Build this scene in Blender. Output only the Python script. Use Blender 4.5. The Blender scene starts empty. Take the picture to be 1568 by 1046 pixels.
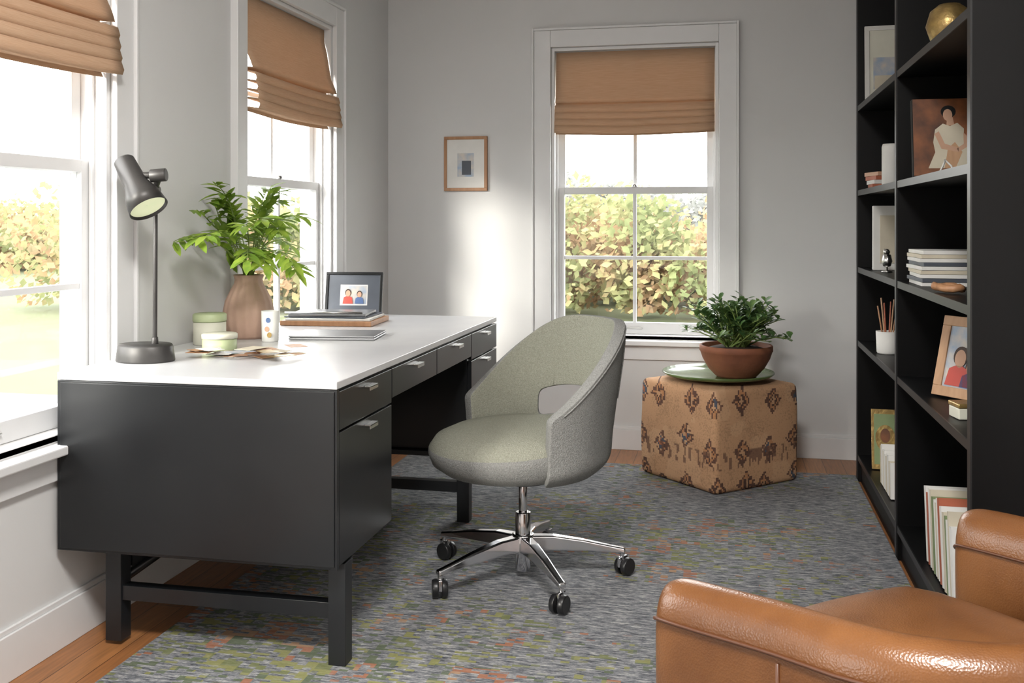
import bpy, bmesh, math, random
from mathutils import Matrix, Vector, noise
random.seed(7)
S = bpy.context.scene
I4 = Matrix.Identity(4)
CUR = [I4]
# ------------------------------------------------------------------ materials
def node(nt, t, ins=None, **props):
    n = nt.nodes.new(t)
    for k, v in props.items(): setattr(n, k, v)
    if ins:
        for k, v in ins.items():
            if isinstance(v, bpy.types.NodeSocket): nt.links.new(v, n.inputs[k])
            else: n.inputs[k].default_value = v
    return n
def c4(c): return (c[0], c[1], c[2], 1)
def base(name):
    m = bpy.data.materials.new(name); m.use_nodes = True
    nt = m.node_tree
    return m, nt, nt.nodes['Principled BSDF'], nt.nodes['Material Output']
def ramp(nt, fac, stops, interp='LINEAR'):
    r = nt.nodes.new('ShaderNodeValToRGB'); r.color_ramp.interpolation = interp
    e = r.color_ramp.elements
    while len(e) < len(stops): e.new(0.5)
    for i, (p, c) in enumerate(stops):
        e[i].position = p; e[i].color = c4(c)
    nt.links.new(fac, r.inputs[0])
    return r.outputs[0]
def pmat(name, c1, c2=None, rough=.5, metal=0, scale=12, bump=0, bscale=80, stretch=(1,1,1), **kw):
    m, nt, b, out = base(name)
    tc = node(nt, 'ShaderNodeTexCoord')
    mp = node(nt, 'ShaderNodeMapping', {'Vector': tc.outputs['Object'], 'Scale': stretch})
    nz = node(nt, 'ShaderNodeTexNoise', {'Vector': mp.outputs[0], 'Scale': scale, 'Detail': 4})
    if c2 is None: c2 = tuple(x*.85 for x in c1)
    col = ramp(nt, nz.outputs[0], [(.3, c1), (.7, c2)])
    nt.links.new(col, b.inputs['Base Color'])
    b.inputs['Roughness'].default_value = rough
    b.inputs['Metallic'].default_value = metal
    for k, v in kw.items(): b.inputs[k.replace('_', ' ')].default_value = v
    if bump:
        n2 = node(nt, 'ShaderNodeTexNoise', {'Vector': mp.outputs[0], 'Scale': bscale, 'Detail': 3})
        bp = node(nt, 'ShaderNodeBump', {'Height': n2.outputs[0], 'Strength': bump, 'Distance': .005})
        nt.links.new(bp.outputs[0], b.inputs['Normal'])
    return m
def leafmat(name, c1, c2, trans=.35, scale=25):
    m, nt, b, out = base(name)
    tc = node(nt, 'ShaderNodeTexCoord')
    nz = node(nt, 'ShaderNodeTexNoise', {'Vector': tc.outputs['Object'], 'Scale': scale, 'Detail': 2})
    col = ramp(nt, nz.outputs[0], [(.35, c1), (.65, c2)])
    nt.links.new(col, b.inputs['Base Color']); b.inputs['Roughness'].default_value = .4
    tr = node(nt, 'ShaderNodeBsdfTranslucent', {'Color': col})
    mx = node(nt, 'ShaderNodeMixShader', {0: trans, 1: b.outputs[0], 2: tr.outputs[0]})
    nt.links.new(mx.outputs[0], out.inputs[0])
    return m
def fabricblind():
    m, nt, b, out = base('blind_linen')
    tc = node(nt, 'ShaderNodeTexCoord')
    mp = node(nt, 'ShaderNodeMapping', {'Vector': tc.outputs['Object'], 'Scale': (6, 6, 300)})
    nz = node(nt, 'ShaderNodeTexNoise', {'Vector': mp.outputs[0], 'Scale': 3, 'Detail': 3})
    col = ramp(nt, nz.outputs[0], [(.3, (.56,.36,.225)), (.7, (.66,.46,.31))])
    nt.links.new(col, b.inputs['Base Color']); b.inputs['Roughness'].default_value = .9
    tr = node(nt, 'ShaderNodeBsdfTranslucent', {'Color': col})
    mx = node(nt, 'ShaderNodeMixShader', {0: .20, 1: b.outputs[0], 2: tr.outputs[0]})
    nt.links.new(mx.outputs[0], out.inputs[0])
    return m
def glassmat():
    m, nt, b, out = base('window_glass')
    t = node(nt, 'ShaderNodeBsdfTransparent', {'Color': (.97,.98,.98,1)})
    g = node(nt, 'ShaderNodeBsdfGlossy', {'Roughness': .02})
    mx = node(nt, 'ShaderNodeMixShader', {0: .05, 1: t.outputs[0], 2: g.outputs[0]})
    nt.links.new(mx.outputs[0], out.inputs[0]); return m
def floormat():
    m, nt, b, out = base('oak_floor')
    tc = node(nt, 'ShaderNodeTexCoord')
    mp = node(nt, 'ShaderNodeMapping', {'Vector': tc.outputs['Object'], 'Rotation': (0,0,math.pi/2)})
    br = node(nt, 'ShaderNodeTexBrick', {'Vector': mp.outputs[0], 'Color1': (.42,.19,.07,1), 'Color2': (.33,.14,.05,1), 'Mortar': (.12,.05,.02,1), 'Scale': 1, 'Mortar Size': .0015, 'Brick Width': 1.4, 'Row Height': .09})
    mp2 = node(nt, 'ShaderNodeMapping', {'Vector': tc.outputs['Object'], 'Scale': (30, 2, 1)})
    nz = node(nt, 'ShaderNodeTexNoise', {'Vector': mp2.outputs[0], 'Scale': 4, 'Detail': 5})
    g = ramp(nt, nz.outputs[0], [(.3, (.75,.75,.75)), (.7, (1.15,1.1,1.05))])
    mx = node(nt, 'ShaderNodeMix', data_type='RGBA', blend_type='MULTIPLY')
    mx.inputs[0].default_value = 1
    nt.links.new(br.outputs[0], mx.inputs[6]); nt.links.new(g, mx.inputs[7])
    nt.links.new(mx.outputs[2], b.inputs['Base Color']); b.inputs['Roughness'].default_value = .35
    return m
def mixc(nt, fac, a, c):
    mx = node(nt, 'ShaderNodeMix', data_type='RGBA')
    for s, v in ((0, fac), (6, a), (7, c)):
        if isinstance(v, bpy.types.NodeSocket): nt.links.new(v, mx.inputs[s])
        else: mx.inputs[s].default_value = v if s == 0 else c4(v)
    return mx.outputs[2]
def rugmat():
    m, nt, b, out = base('distressed_rug_weave')
    tc = node(nt, 'ShaderNodeTexCoord')
    ob = tc.outputs['Object']
    mp = node(nt, 'ShaderNodeMapping', {'Vector': ob, 'Scale': (9, 50, 1)})
    n1 = node(nt, 'ShaderNodeTexNoise', {'Vector': mp.outputs[0], 'Scale': 2.0, 'Detail': 6, 'Roughness': .85})
    basec = ramp(nt, n1.outputs[0], [(.38, (.03,.034,.042)), (.46, (.13,.137,.155)), (.53, (.25,.255,.265)), (.62, (.50,.49,.47))])
    sn = node(nt, 'ShaderNodeVectorMath', {0: ob, 1: (.024, .012, 1)}, operation='SNAP')
    wn = node(nt, 'ShaderNodeTexWhiteNoise', {'Vector': sn.outputs[0]}, noise_dimensions='3D')
    sn2 = node(nt, 'ShaderNodeVectorMath', {0: ob, 1: (.05, .03, 1)}, operation='SNAP')
    pn = node(nt, 'ShaderNodeTexNoise', {'Vector': sn2.outputs[0], 'Scale': 5.5, 'Detail': 3})
    mn = node(nt, 'ShaderNodeTexNoise', {'Vector': sn2.outputs[0], 'Scale': 1.0, 'Detail': 4, 'Roughness': .6})
    patchc = ramp(nt, pn.outputs[0], [(0, (.17,.19,.055)), (.42, (.26,.26,.07)), (.5, (.10,.13,.06)), (.555, (.38,.14,.06)), (.62, (.42,.24,.12))], 'CONSTANT')
    sc = node(nt, 'ShaderNodeMath', {0: wn.outputs[0], 1: .34}, operation='MULTIPLY')
    mask = node(nt, 'ShaderNodeMath', {0: mn.outputs[0], 1: sc.outputs[0]}, operation='ADD')
    mk = ramp(nt, mask.outputs[0], [(.775, (0,0,0)), (.80, (.80,.80,.80))])
    col = mixc(nt, mk, basec, patchc)
    nt.links.new(col, b.inputs['Base Color']); b.inputs['Roughness'].default_value = .95
    bp = node(nt, 'ShaderNodeBump', {'Height': n1.outputs[0], 'Strength': .6, 'Distance': .008})
    nt.links.new(bp.outputs[0], b.inputs['Normal'])
    return m
def kilim():
    m, nt, b, out = base('kilim_ottoman_fabric')
    tc = node(nt, 'ShaderNodeTexCoord')
    sx = node(nt, 'ShaderNodeSeparateXYZ', {0: tc.outputs['Object']})
    ux = node(nt, 'ShaderNodeMath', {0: sx.outputs[0], 1: sx.outputs[1]}, operation='SUBTRACT')
    cb = node(nt, 'ShaderNodeCombineXYZ', {0: ux.outputs[0], 1: sx.outputs[2], 2: 0.0})
    sn = node(nt, 'ShaderNodeVectorMath', {0: cb.outputs[0], 1: (.0085, .0085, 1)}, operation='SNAP')
    mp0 = node(nt, 'ShaderNodeMapping', {'Vector': sn.outputs[0], 'Scale': (1, .85, 1), 'Location': (.05,.03,0)})
    vo = node(nt, 'ShaderNodeTexVoronoi', {'Vector': mp0.outputs[0], 'Scale': 6.2, 'Randomness': .4}, distance='MANHATTAN', voronoi_dimensions='2D')
    wn = node(nt, 'ShaderNodeTexNoise', {'Vector': sn.outputs[0], 'Scale': 60, 'Detail': 1})
    dj = node(nt, 'ShaderNodeMath', {0: wn.outputs[0], 1: .30, 2: vo.outputs['Distance']}, operation='MULTIPLY_ADD')
    tan = (.52,.30,.165); tan2 = (.56,.335,.19)
    st = ramp(nt, dj.outputs[0], [(0, tan), (.24, (.10,.05,.035)), (.31, (.46,.22,.10)), (.38, (.13,.065,.045)), (.47, tan)], 'CONSTANT')
    st2 = ramp(nt, dj.outputs[0], [(0, (.38,.14,.07)), (.23, (.08,.09,.115)), (.33, tan2), (.39, (.17,.085,.055)), (.46, tan2)], 'CONSTANT')
    n0 = node(nt, 'ShaderNodeTexNoise', {'Vector': sn.outputs[0], 'Scale': 4})
    bl = ramp(nt, n0.outputs[0], [(0, (0,0,0)), (.55, (1,1,1))], 'CONSTANT')
    c = mixc(nt, bl, st, st2)
    mpb = node(nt, 'ShaderNodeMapping', {'Vector': sn.outputs[0], 'Scale': (1, .22, 1)})
    nb = node(nt, 'ShaderNodeTexNoise', {'Vector': mpb.outputs[0], 'Scale': 42, 'Detail': 1})
    bz = ramp(nt, sx.outputs[2], [(.10, (0,0,0)), (.105, (1,1,1)), (.175, (1,1,1)), (.18, (0,0,0))])
    bn = ramp(nt, nb.outputs[0], [(0, (0,0,0)), (.55, (.8,.8,.8))], 'CONSTANT')
    mu = node(nt, 'ShaderNodeMath', {0: bz, 1: bn}, operation='MULTIPLY')
    c = mixc(nt, mu.outputs[0], c, (.15,.075,.05))
    nz = node(nt, 'ShaderNodeTexNoise', {'Vector': tc.outputs['Object'], 'Scale': 130, 'Detail': 3})
    n3 = node(nt, 'ShaderNodeTexNoise', {'Vector': tc.outputs['Object'], 'Scale': 9, 'Detail': 5, 'Roughness': .7})
    ad = node(nt, 'ShaderNodeMath', {0: nz.outputs[0], 1: n3.outputs[0]}, operation='ADD')
    g = ramp(nt, ad.outputs[0], [(.8, (.74,.74,.74)), (1.0, (1.0,1.0,1.0))])
    r = node(nt, 'ShaderNodeMix', data_type='RGBA', blend_type='MULTIPLY'); r.inputs[0].default_value = 1
    nt.links.new(c, r.inputs[6]); nt.links.new(g, r.inputs[7])
    nt.links.new(r.outputs[2], b.inputs['Base Color']); b.inputs['Roughness'].default_value = .95
    bp = node(nt, 'ShaderNodeBump', {'Height': nz.outputs[0], 'Strength': .35, 'Distance': .003})
    nt.links.new(bp.outputs[0], b.inputs['Normal'])
    return m
def leather():
    m, nt, b, out = base('cognac_leather')
    tc = node(nt, 'ShaderNodeTexCoord')
    nz = node(nt, 'ShaderNodeTexNoise', {'Vector': tc.outputs['Object'], 'Scale': 6, 'Detail': 5})
    col = ramp(nt, nz.outputs[0], [(.35, (.115,.043,.013)), (.65, (.185,.075,.024))])
    nt.links.new(col, b.inputs['Base Color'])
    b.inputs['Roughness'].default_value = .29
    vo = node(nt, 'ShaderNodeTexVoronoi', {'Vector': tc.outputs['Object'], 'Scale': 300})
    n2 = node(nt, 'ShaderNodeTexNoise', {'Vector': tc.outputs['Object'], 'Scale': 9, 'Detail': 2})
    ad = node(nt, 'ShaderNodeMath', {0: n2.outputs[0], 1: 4.0, 2: vo.outputs[0]}, operation='MULTIPLY_ADD')
    bp = node(nt, 'ShaderNodeBump', {'Height': ad.outputs[0], 'Strength': .12, 'Distance': .004})
    nt.links.new(bp.outputs[0], b.inputs['Normal'])
    return m
M = {}
M['wall'] = pmat('wall_paint', (.675,.675,.67), (.655,.655,.65), .85, scale=3, bump=.03, bscale=200)
M['ceil'] = pmat('ceiling_paint', (.8,.8,.8), (.78,.78,.78), .9)
M['trim'] = pmat('trim_paint', (.74,.74,.74), (.72,.72,.72), .45)
M['floor'] = floormat(); M['rug'] = rugmat(); M['blind'] = fabricblind(); M['glass'] = glassmat()
M['char'] = pmat('charcoal_lacquer', (.013,.014,.0152), (.0095,.0103,.0117), .28, scale=5, Specular_IOR_Level=.38)
M['char2'] = pmat('charcoal_steel', (.012,.014,.016), (.009,.010,.012), .36)
M['gap'] = pmat('shadow_gap', (.008,.008,.008), None, .9)
M['quartz'] = pmat('white_desktop', (.62,.62,.625), (.58,.58,.59), .25, scale=4)
M['chrome'] = pmat('polished_chrome', (.72,.72,.74), (.66,.66,.68), .12, 1)
M['nickel'] = pmat('brushed_nickel', (.65,.64,.62), None, .28, 1)
M['rubber'] = pmat('black_plastic', (.012,.012,.013), None, .35)
M['fab'] = pmat('gray_fabric', (.31,.31,.297), (.20,.20,.192), .98, scale=260, bump=.8, bscale=320, Specular_IOR_Level=.15)
M['fab2'] = pmat('sage_fabric', (.35,.352,.29), (.24,.242,.195), .98, scale=260, bump=.8, bscale=320, Specular_IOR_Level=.15)
M['leather'] = leather()
M['seam'] = pmat('leather_piping', (.09,.030,.010), None, .4)
M['black'] = pmat('black_shelf_wood', (.0025,.0025,.0028), (.0018,.0018,.002), .42, scale=8, Specular_IOR_Level=.25)
M['blackedge'] = pmat('black_edge_sheen', (.012,.012,.013), None, .35)  # lighter than the shelf wood: highlights painted into the front edges
M['kilim'] = kilim()
M['terra'] = pmat('terracotta', (.29,.105,.052), (.21,.075,.04), .75, scale=14, bump=.2)
M['blush'] = pmat('blush_ceramic', (.60,.40,.31), (.52,.34,.26), .7, scale=12, bump=.15)
M['gglass'] = pmat('green_glazed_plate', (.08,.13,.04), (.13,.18,.06), .15)
M['leafA'] = leafmat('fresh_leaf', (.36,.50,.07), (.20,.34,.05), .42)
M['leafB'] = leafmat('jade_leaf', (.06,.14,.045), (.15,.25,.07), .15)
M['stem'] = pmat('green_stem', (.2,.28,.07), None, .6)
M['wood'] = pmat('warm_wood', (.42,.22,.11), (.33,.16,.075), .5, scale=8, stretch=(8,8,1), bump=.1)
M['tanwood'] = pmat('tan_wood', (.50,.30,.17), (.42,.24,.13), .55, scale=8, stretch=(8,8,1))
M['paper'] = pmat('white_paper', (.70,.69,.66), (.64,.63,.60), .85)
M['cream'] = pmat('cream_ceramic', (.66,.65,.55), (.60,.59,.49), .5)
M['green'] = pmat('pale_green_wax', (.44,.50,.30), (.38,.44,.25), .5)
M['soil'] = pmat('soil', (.05,.03,.02), None, .95)
M['lampdark'] = pmat('graphite_metal', (.065,.062,.06), (.05,.048,.046), .42, .5)
M['glow'] = pmat('lamp_interior', (.75,.80,.55), None, .5, Emission_Color=(.85,.9,.55,1), Emission_Strength=.3)
M['silver'] = pmat('laptop_aluminum', (.34,.345,.36), None, .32, .75)
M['bookA'] = pmat('book_cream', (.60,.54,.42), None, .7)
M['bookB'] = pmat('book_slate', (.07,.08,.10), None, .6)
M['bookC'] = pmat('book_rust', (.40,.11,.055), None, .6)
M['bookD'] = pmat('book_green', (.20,.26,.12), None, .6)
M['skin'] = pmat('print_skin', (.55,.33,.22), None, .6)
M['hair'] = pmat('print_hair', (.05,.025,.015), None, .6)
M['art'] = pmat('print_dark_painting', (.24,.085,.03), (.05,.02,.012), .5, scale=14)
M['photo'] = pmat('print_photo', (.26,.34,.46), (.55,.49,.41), .4, scale=25)
M['red'] = pmat('print_red', (.5,.06,.04), None, .5)
M['blue'] = pmat('print_blue', (.08,.14,.3), None, .5)
M['gold'] = pmat('aged_gold', (.55,.38,.14), (.30,.2,.08), .35, .7, scale=30, bump=.4, bscale=60)
M['grass'] = pmat('lawn', (.062,.08,.03), (.088,.092,.042), .95, scale=.6)
M['stone'] = pmat('pale_terrace', (.12,.12,.12), (.10,.10,.10), .9, scale=3)
# ------------------------------------------------------------------ geometry helpers
def link(o): S.collection.objects.link(o); return o
def group(name, loc=(0,0,0)):
    e = bpy.data.objects.new(name, None); e.location = loc; e.empty_display_size = .1
    link(e); return e
def obj(name, vs, fs, mat, par=None, smooth=False, bev=0, seg=2, sub=0, solid=0, mats=None, fm=None, auto=False):
    me = bpy.data.meshes.new(name)
    me.from_pydata([tuple(CUR[0] @ Vector(v)) for v in vs], [], fs)
    for mm in (mats or [mat]): me.materials.append(mm)
    if fm:
        for p, i in zip(me.polygons, fm): p.material_index = i
    bm = bmesh.new(); bm.from_mesh(me)
    if not solid and not auto: bmesh.ops.recalc_face_normals(bm, faces=bm.faces)
    bm.to_mesh(me); bm.free()
    if smooth:
        for p in me.polygons: p.use_smooth = True
    o = bpy.data.objects.new(name, me); link(o)
    if par is not None:
        o.parent = par; o.matrix_parent_inverse = Matrix.Translation(par.location).inverted()
    if bev:
        b = o.modifiers.new('bevel', 'BEVEL'); b.width = bev; b.segments = seg; b.limit_method = 'ANGLE'; b.angle_limit = .6
    if solid:
        s = o.modifiers.new('solid', 'SOLIDIFY'); s.thickness = abs(solid); s.offset = 1 if solid > 0 else -1
    if sub:
        s = o.modifiers.new('sub', 'SUBSURF'); s.levels = sub; s.render_levels = sub
    return o
BF = [(0,3,2,1),(4,5,6,7),(0,1,5,4),(1,2,6,5),(2,3,7,6),(3,0,4,7)]
def bverts(a, b):
    x0,y0,z0 = a; x1,y1,z1 = b
    return [(x0,y0,z0),(x1,y0,z0),(x1,y1,z0),(x0,y1,z0),(x0,y0,z1),(x1,y0,z1),(x1,y1,z1),(x0,y1,z1)]
def boxes(name, lst, mat, par=None, bev=0, seg=2, mats=None, idx=None):
    vs, fs, fm = [], [], []
    for k, (a, b) in enumerate(lst):
        n = len(vs); vs += bverts(a, b); fs += [tuple(i+n for i in f) for f in BF]
        fm += [idx[k] if idx else 0]*6
    return obj(name, vs, fs, mat, par, bev=bev, seg=seg, mats=mats, fm=fm if idx else None)
def box(name, a, b, mat, par=None, bev=0, seg=2): return boxes(name, [(a, b)], mat, par, bev, seg)
def ringframe(d):
    d = Vector(d).normalized()
    u = d.orthogonal().normalized(); return u, d.cross(u)
def cyl(name, p0, p1, r0, r1, mat, par=None, n=24, smooth=True, bev=0):
    p0, p1 = Vector(p0), Vector(p1); u, w = ringframe(p1-p0); vs = []
    for p, r in ((p0, r0), (p1, r1)):
        for i in range(n):
            a = 2*math.pi*i/n; vs.append(p+u*math.cos(a)*r+w*math.sin(a)*r)
    fs = [(i, (i+1) % n, n+(i+1) % n, n+i) for i in range(n)]
    fs += [tuple(range(n))[::-1], tuple(range(n, 2*n))]
    o = obj(name, vs, fs, mat, par, bev=bev or min(r0, r1)*.12, seg=2)
    if smooth:
        for p in o.data.polygons: p.use_smooth = len(p.vertices) == 4
    return o
def tube_data(pts, r, n=8, r1=None):
    vs, fs = [], []; pts = [Vector(p) for p in pts]; m = len(pts); u = None
    for k, p in enumerate(pts):
        d = (pts[min(k+1, m-1)]-pts[max(k-1, 0)]).normalized()
        if u is None: u = d.orthogonal().normalized()
        u = (u-d*u.dot(d)).normalized(); w = d.cross(u)
        rr = r if r1 is None else r+(r1-r)*k/(m-1)
        for i in range(n):
            a = 2*math.pi*i/n; vs.append(p+u*math.cos(a)*rr+w*math.sin(a)*rr)
    for k in range(m-1):
        for i in range(n):
            fs.append((k*n+i, k*n+(i+1) % n, (k+1)*n+(i+1) % n, (k+1)*n+i))
    fs += [tuple(range(n)), tuple(range((m-1)*n, m*n))]
    return vs, fs
def tube(name, pts, r, mat, par=None, n=8, r1=None):
    vs, fs = tube_data(pts, r, n, r1); return obj(name, vs, fs, mat, par, smooth=True)
def lathe(name, prof, c, mat, par=None, n=40, rib=0, ribn=0, sx=1, sy=1):
    vs, fs = [], []; m = len(prof)
    for r, z in prof:
        for i in range(n):
            a = 2*math.pi*i/n; rr = r*(1+rib*math.cos(ribn*a))
            vs.append((c[0]+math.cos(a)*rr*sx, c[1]+math.sin(a)*rr*sy, c[2]+z))
    for k in range(m-1):
        for i in range(n): fs.append((k*n+i, k*n+(i+1) % n, (k+1)*n+(i+1) % n, (k+1)*n+i))
    fs += [tuple(range(n)), tuple(range((m-1)*n, m*n))]
    o = obj(name, vs, fs, mat, par)
    for p in o.data.polygons: p.use_smooth = len(p.vertices) == 4
    return o
def ell(name, c, ru, rv, U, V, mat, par, n=20):
    c, U, V = Vector(c), Vector(U), Vector(V)
    vs = [c+U*ru*math.cos(2*math.pi*i/n)+V*rv*math.sin(2*math.pi*i/n) for i in range(n)]
    return obj(name, vs, [tuple(range(n))], mat, par)
# ------------------------------------------------------------------ room
WX, BY, RX, SY, CZ = -1.80, 5.22, .94, -1.7, 2.75
ZB, ZT = .585, 2.08
LW = [(.06,.95), (1.81,2.70), (3.54,4.43)]  # first opening is an unseen window, added to let in more light
lst = []; ys = SY-.15
for a, b in LW:
    lst.append(((WX-.15, ys, 0), (WX, a, CZ))); ys = b
    lst.append(((WX-.15, a, 0), (WX, b, ZB))); lst.append(((WX-.15, a, ZT), (WX, b, CZ)))
lst.append(((WX-.15, ys, 0), (WX, BY+.15, CZ)))
boxes('wall_left', lst, M['wall'])
bx0, bx1 = -.905, -.045
boxes('wall_back', [((WX,BY,0),(bx0,BY+.15,CZ)), ((bx1,BY,0),(RX+.15,BY+.15,CZ)), ((bx0,BY,0),(bx1,BY+.15,ZB)), ((bx0,BY,ZT),(bx1,BY+.15,CZ))], M['wall'])
box('wall_right', (RX,SY,0), (RX+.15,BY,CZ), M['wall'])
box('wall_front', (WX,SY-.15,0), (RX+.15,SY,CZ), M['wall'])
box('ceiling', (WX-.15,SY-.15,CZ), (RX+.15,BY+.15,CZ+.1), M['ceil'])
box('floor', (WX-.15,SY-.15,-.1), (RX+.15,BY+.15,0), M['floor'])
boxes('baseboard_left', [((WX,SY,0),(WX+.015,BY,.12)), ((WX,SY,.12),(WX+.009,BY,.135))], M['trim'], bev=.002)
boxes('baseboard_back', [((WX+.016,BY-.015,0),(RX,BY,.105)), ((WX+.016,BY-.009,.105),(RX,BY,.12))], M['trim'], bev=.002)
def window(name, Mx, w, muntin_h=True):
    g = group(name, Mx @ Vector((w/2, 0, 1.3))); CUR[0] = Mx
    c = .088; t = .022
    boxes('casing', [((-c,-t,ZB-.02),(0,0,ZT+c)), ((w,-t,ZB-.02),(w+c,0,ZT+c)), ((0,-t,ZT),(w,0,ZT+c)),
                     ((-c-.012,-t-.01,ZB-.02),(-c,0,ZT+c+.012)), ((w+c,-t-.01,ZB-.02),(w+c+.012,0,ZT+c+.012)), ((-c,-t-.01,ZT+c),(w+c,0,ZT+c+.012))], M['trim'], g, bev=.003)
    boxes('sill_stool', [((-c-.03,-.055,ZB-.045),(w+c+.03,0,ZB-.02)), ((.001,0,ZB-.02),(w-.001,.149,ZB+.003))], M['trim'], g, bev=.004)
    boxes('sill_apron', [((-c,-.016,ZB-.12),(w+c,0,ZB-.046))], M['trim'], g, bev=.003)
    j = .018
    boxes('jamb', [((.001,.001,ZB+.003),(j,.149,ZT-.001)), ((w-j,.001,ZB+.003),(w-.001,.149,ZT-.001)), ((j,.001,ZT-j),(w-j,.149,ZT-.001)),
                   ((j,.04,ZB+.003),(j+.012,.052,ZT-j)), ((w-j-.012,.04,ZB+.003),(w-j,.052,ZT-j)), ((j,.120,ZB+.003),(j+.014,.148,ZT-j)), ((w-j-.014,.12,ZB+.003),(w-j,.148,ZT-j))], M['trim'], g, bev=.001)
    zm = (ZB+ZT)/2+.002
    def sash(nm, z0, z1, y0, y1, bot):
        s = .042; x0, x1 = j+.001, w-j-.001; L = []
        L += [((x0,y0,z0),(x0+s,y1,z1)), ((x1-s,y0,z0),(x1,y1,z1)), ((x0+s,y0,z0),(x1-s,y1,z0+bot)), ((x0+s,y0,z1-.036),(x1-s,y1,z1))]
        m = .009; xm = w/2; zc = (z0+bot+z1-.036)/2
        L += [((xm-m,y0+.004,z0+bot),(xm+m,y1-.004,z1-.036)), ((x0+s,y0+.006,zc-m),(x1-s,y1-.006,zc+m))]
        boxes(nm, L, M['trim'], g, bev=.002)
        box(nm+'_glass', (x0+s,(y0+y1)/2-.001,z0+bot), (x1-s,(y0+y1)/2+.001,z1-.036), M['glass'], g)
    sash('upper_sash', zm-.018, ZT-j, .087, .118, .036)
    sash('lower_sash', ZB+.004, zm+.018, .054, .085, .06)
    cyl('sash_lock', (w/2,.06,zm+.018), (w/2,.06,zm+.032), .016, .012, M['nickel'], g, n=12)
    cyl('sash_lift', (w/2-.04,.048,ZB+.035), (w/2+.04,.048,ZB+.035), .005, .005, M['nickel'], g, n=8)
    CUR[0] = I4
def blind(name, Mx, w, zb, bulge=0):
    g = group(name, Mx @ Vector((w/2, 0, 1.8))); CUR[0] = Mx
    prof = [(.032, ZT-.022), (.030, ZT-.08), (.028-bulge*.3, 1.95), (.022-bulge*.7, 1.83), (.012-bulge, zb+.185), (.004-bulge, zb+.160), (.02, zb+.166)]
    for k in range(4):
        z0 = zb+.150-.034*k; o = bulge*.8
        prof += [(.018, z0+.004), (-.012-o-.004*k, z0-.006), (-.020-o-.004*k, z0-.030), (-.014-o-.004*k, z0-.044), (.016, z0-.034)]
    prof += [(.010, zb)]
    nx = 14; x0, x1 = .022, w-.022; vs, fs = [], []
    for i in range(nx+1):
        x = x0+(x1-x0)*i/nx
        for k, (y, z) in enumerate(prof):
            f = k/len(prof); wv = noise.noise(Vector((x*5, z*9, w*3)))*.006*f
            vs.append((x, y+wv, z-f*.012*math.sin(math.pi*i/nx)+wv*.5))
    m = len(prof)
    for i in range(nx):
        for k in range(m-1): fs.append((i*m+k, (i+1)*m+k, (i+1)*m+k+1, i*m+k+1))
    obj('linen_panel', vs, fs, M['blind'], g, smooth=True, solid=.0015)
    box('headrail', (x0,.034,ZT-.05), (x1,.05,ZT-.02), M['trim'], g)
    CUR[0] = I4
def ML(y): return Matrix(((0,-1,0,WX),(1,0,0,y),(0,0,1,0),(0,0,0,1)))
MB = Matrix.Translation((bx0, BY, 0))
for i, (a, b) in enumerate(LW): window('window_%d' % (i+1), ML(a), b-a)
window('window_4', MB, bx1-bx0)
for i, (a, b) in enumerate(LW): blind('roman_blind' if i == 0 else 'roman_blind.%03d' % i, ML(a), b-a, 1.60, .035)
blind('roman_blind.003', MB, bx1-bx0, 1.63, .004)
# rug
rg = boxes('area_rug', [((-1.56,.2,.001),(.571,4.86,.012))], M['rug'], bev=.004)
# ------------------------------------------------------------------ desk
D = group('writing_desk', (-1.38, 3.34, 0))
dx0, dx1, dy0, dy1 = -1.782, -.975, 2.43, 4.25
box('desktop', (dx0,dy0,.742), (dx1,dy1,.762), M['quartz'], D, bev=.002)
def ped(nm, a, b):
    box(nm, (dx0,a,.28), (dx1-.018,b,.741), M['char'], D, bev=.002)
ped('near_pedestal', dy0+.001, 2.862); ped('far_pedestal', 3.81, dy1-.001)
box('near_side_panel', (dx0+.012,dy0-.004,.288), (dx1-.006,dy0+.001,.736), M['char'], D, bev=.0015)
box('center_apron', (dx0,2.862,.642), (dx1-.018,3.81,.741), M['char'], D, bev=.001)
box('modesty_panel', (dx0,2.862,.33), (dx0+.02,3.81,.642), M['char'], D)
def fbox(nm, a, b, z0, z1): box(nm, (dx1-.018,a+.003,z0+.003), (dx1,b-.003,z1-.003), M['char'], D, bev=.0015)
box('face_edge_near', (dx1-.018,dy0,.28), (dx1,dy0+.014,.741), M['char'], D)
fbox('near_top_drawer', dy0+.014, 2.862, .632, .738); fbox('near_file_drawer', dy0+.014, 2.862, .284, .632)
fbox('center_drawer_left', 2.862, 3.336, .645, .738); fbox('center_drawer_right', 3.336, 3.81, .645, .738)
fbox('far_top_drawer', 3.81, dy1, .632, .738); fbox('far_file_drawer', 3.81, dy1, .284, .632)
for yc, z in ((2.66,.728),(2.66,.622),(3.10,.728),(3.60,.728),(4.04,.728),(4.04,.622)):
    boxes('drawer_pull', [((dx1,yc-.032,z-.012),(dx1+.018,yc+.032,z-.008)), ((dx1+.015,yc-.032,z-.020),(dx1+.018,yc+.032,z-.008))], M['nickel'], D, bev=.001)
def leg(nm, x, y, z1=.28): box(nm, (x-.024,y-.024,0.012), (x+.024,y+.024,z1), M['char2'], D, bev=.0015)
for i, (x, y) in enumerate(((-1.662,2.53),(-.998,2.51),(-1.662,3.80),(-1.0,3.80))): leg('leg_%d' % (i+1), x, y)
for i, y in enumerate((2.53, 3.80)):
    box('cross_rail_%d' % (i+1), (-1.638,y-.018,.125), (-1.024,y+.018,.165), M['char2'], D, bev=.001)
    box('top_rail_%d' % (i+1), (-1.70,y-.024,.262), (-.98,y+.024,.2799), M['char2'], D)
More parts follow.
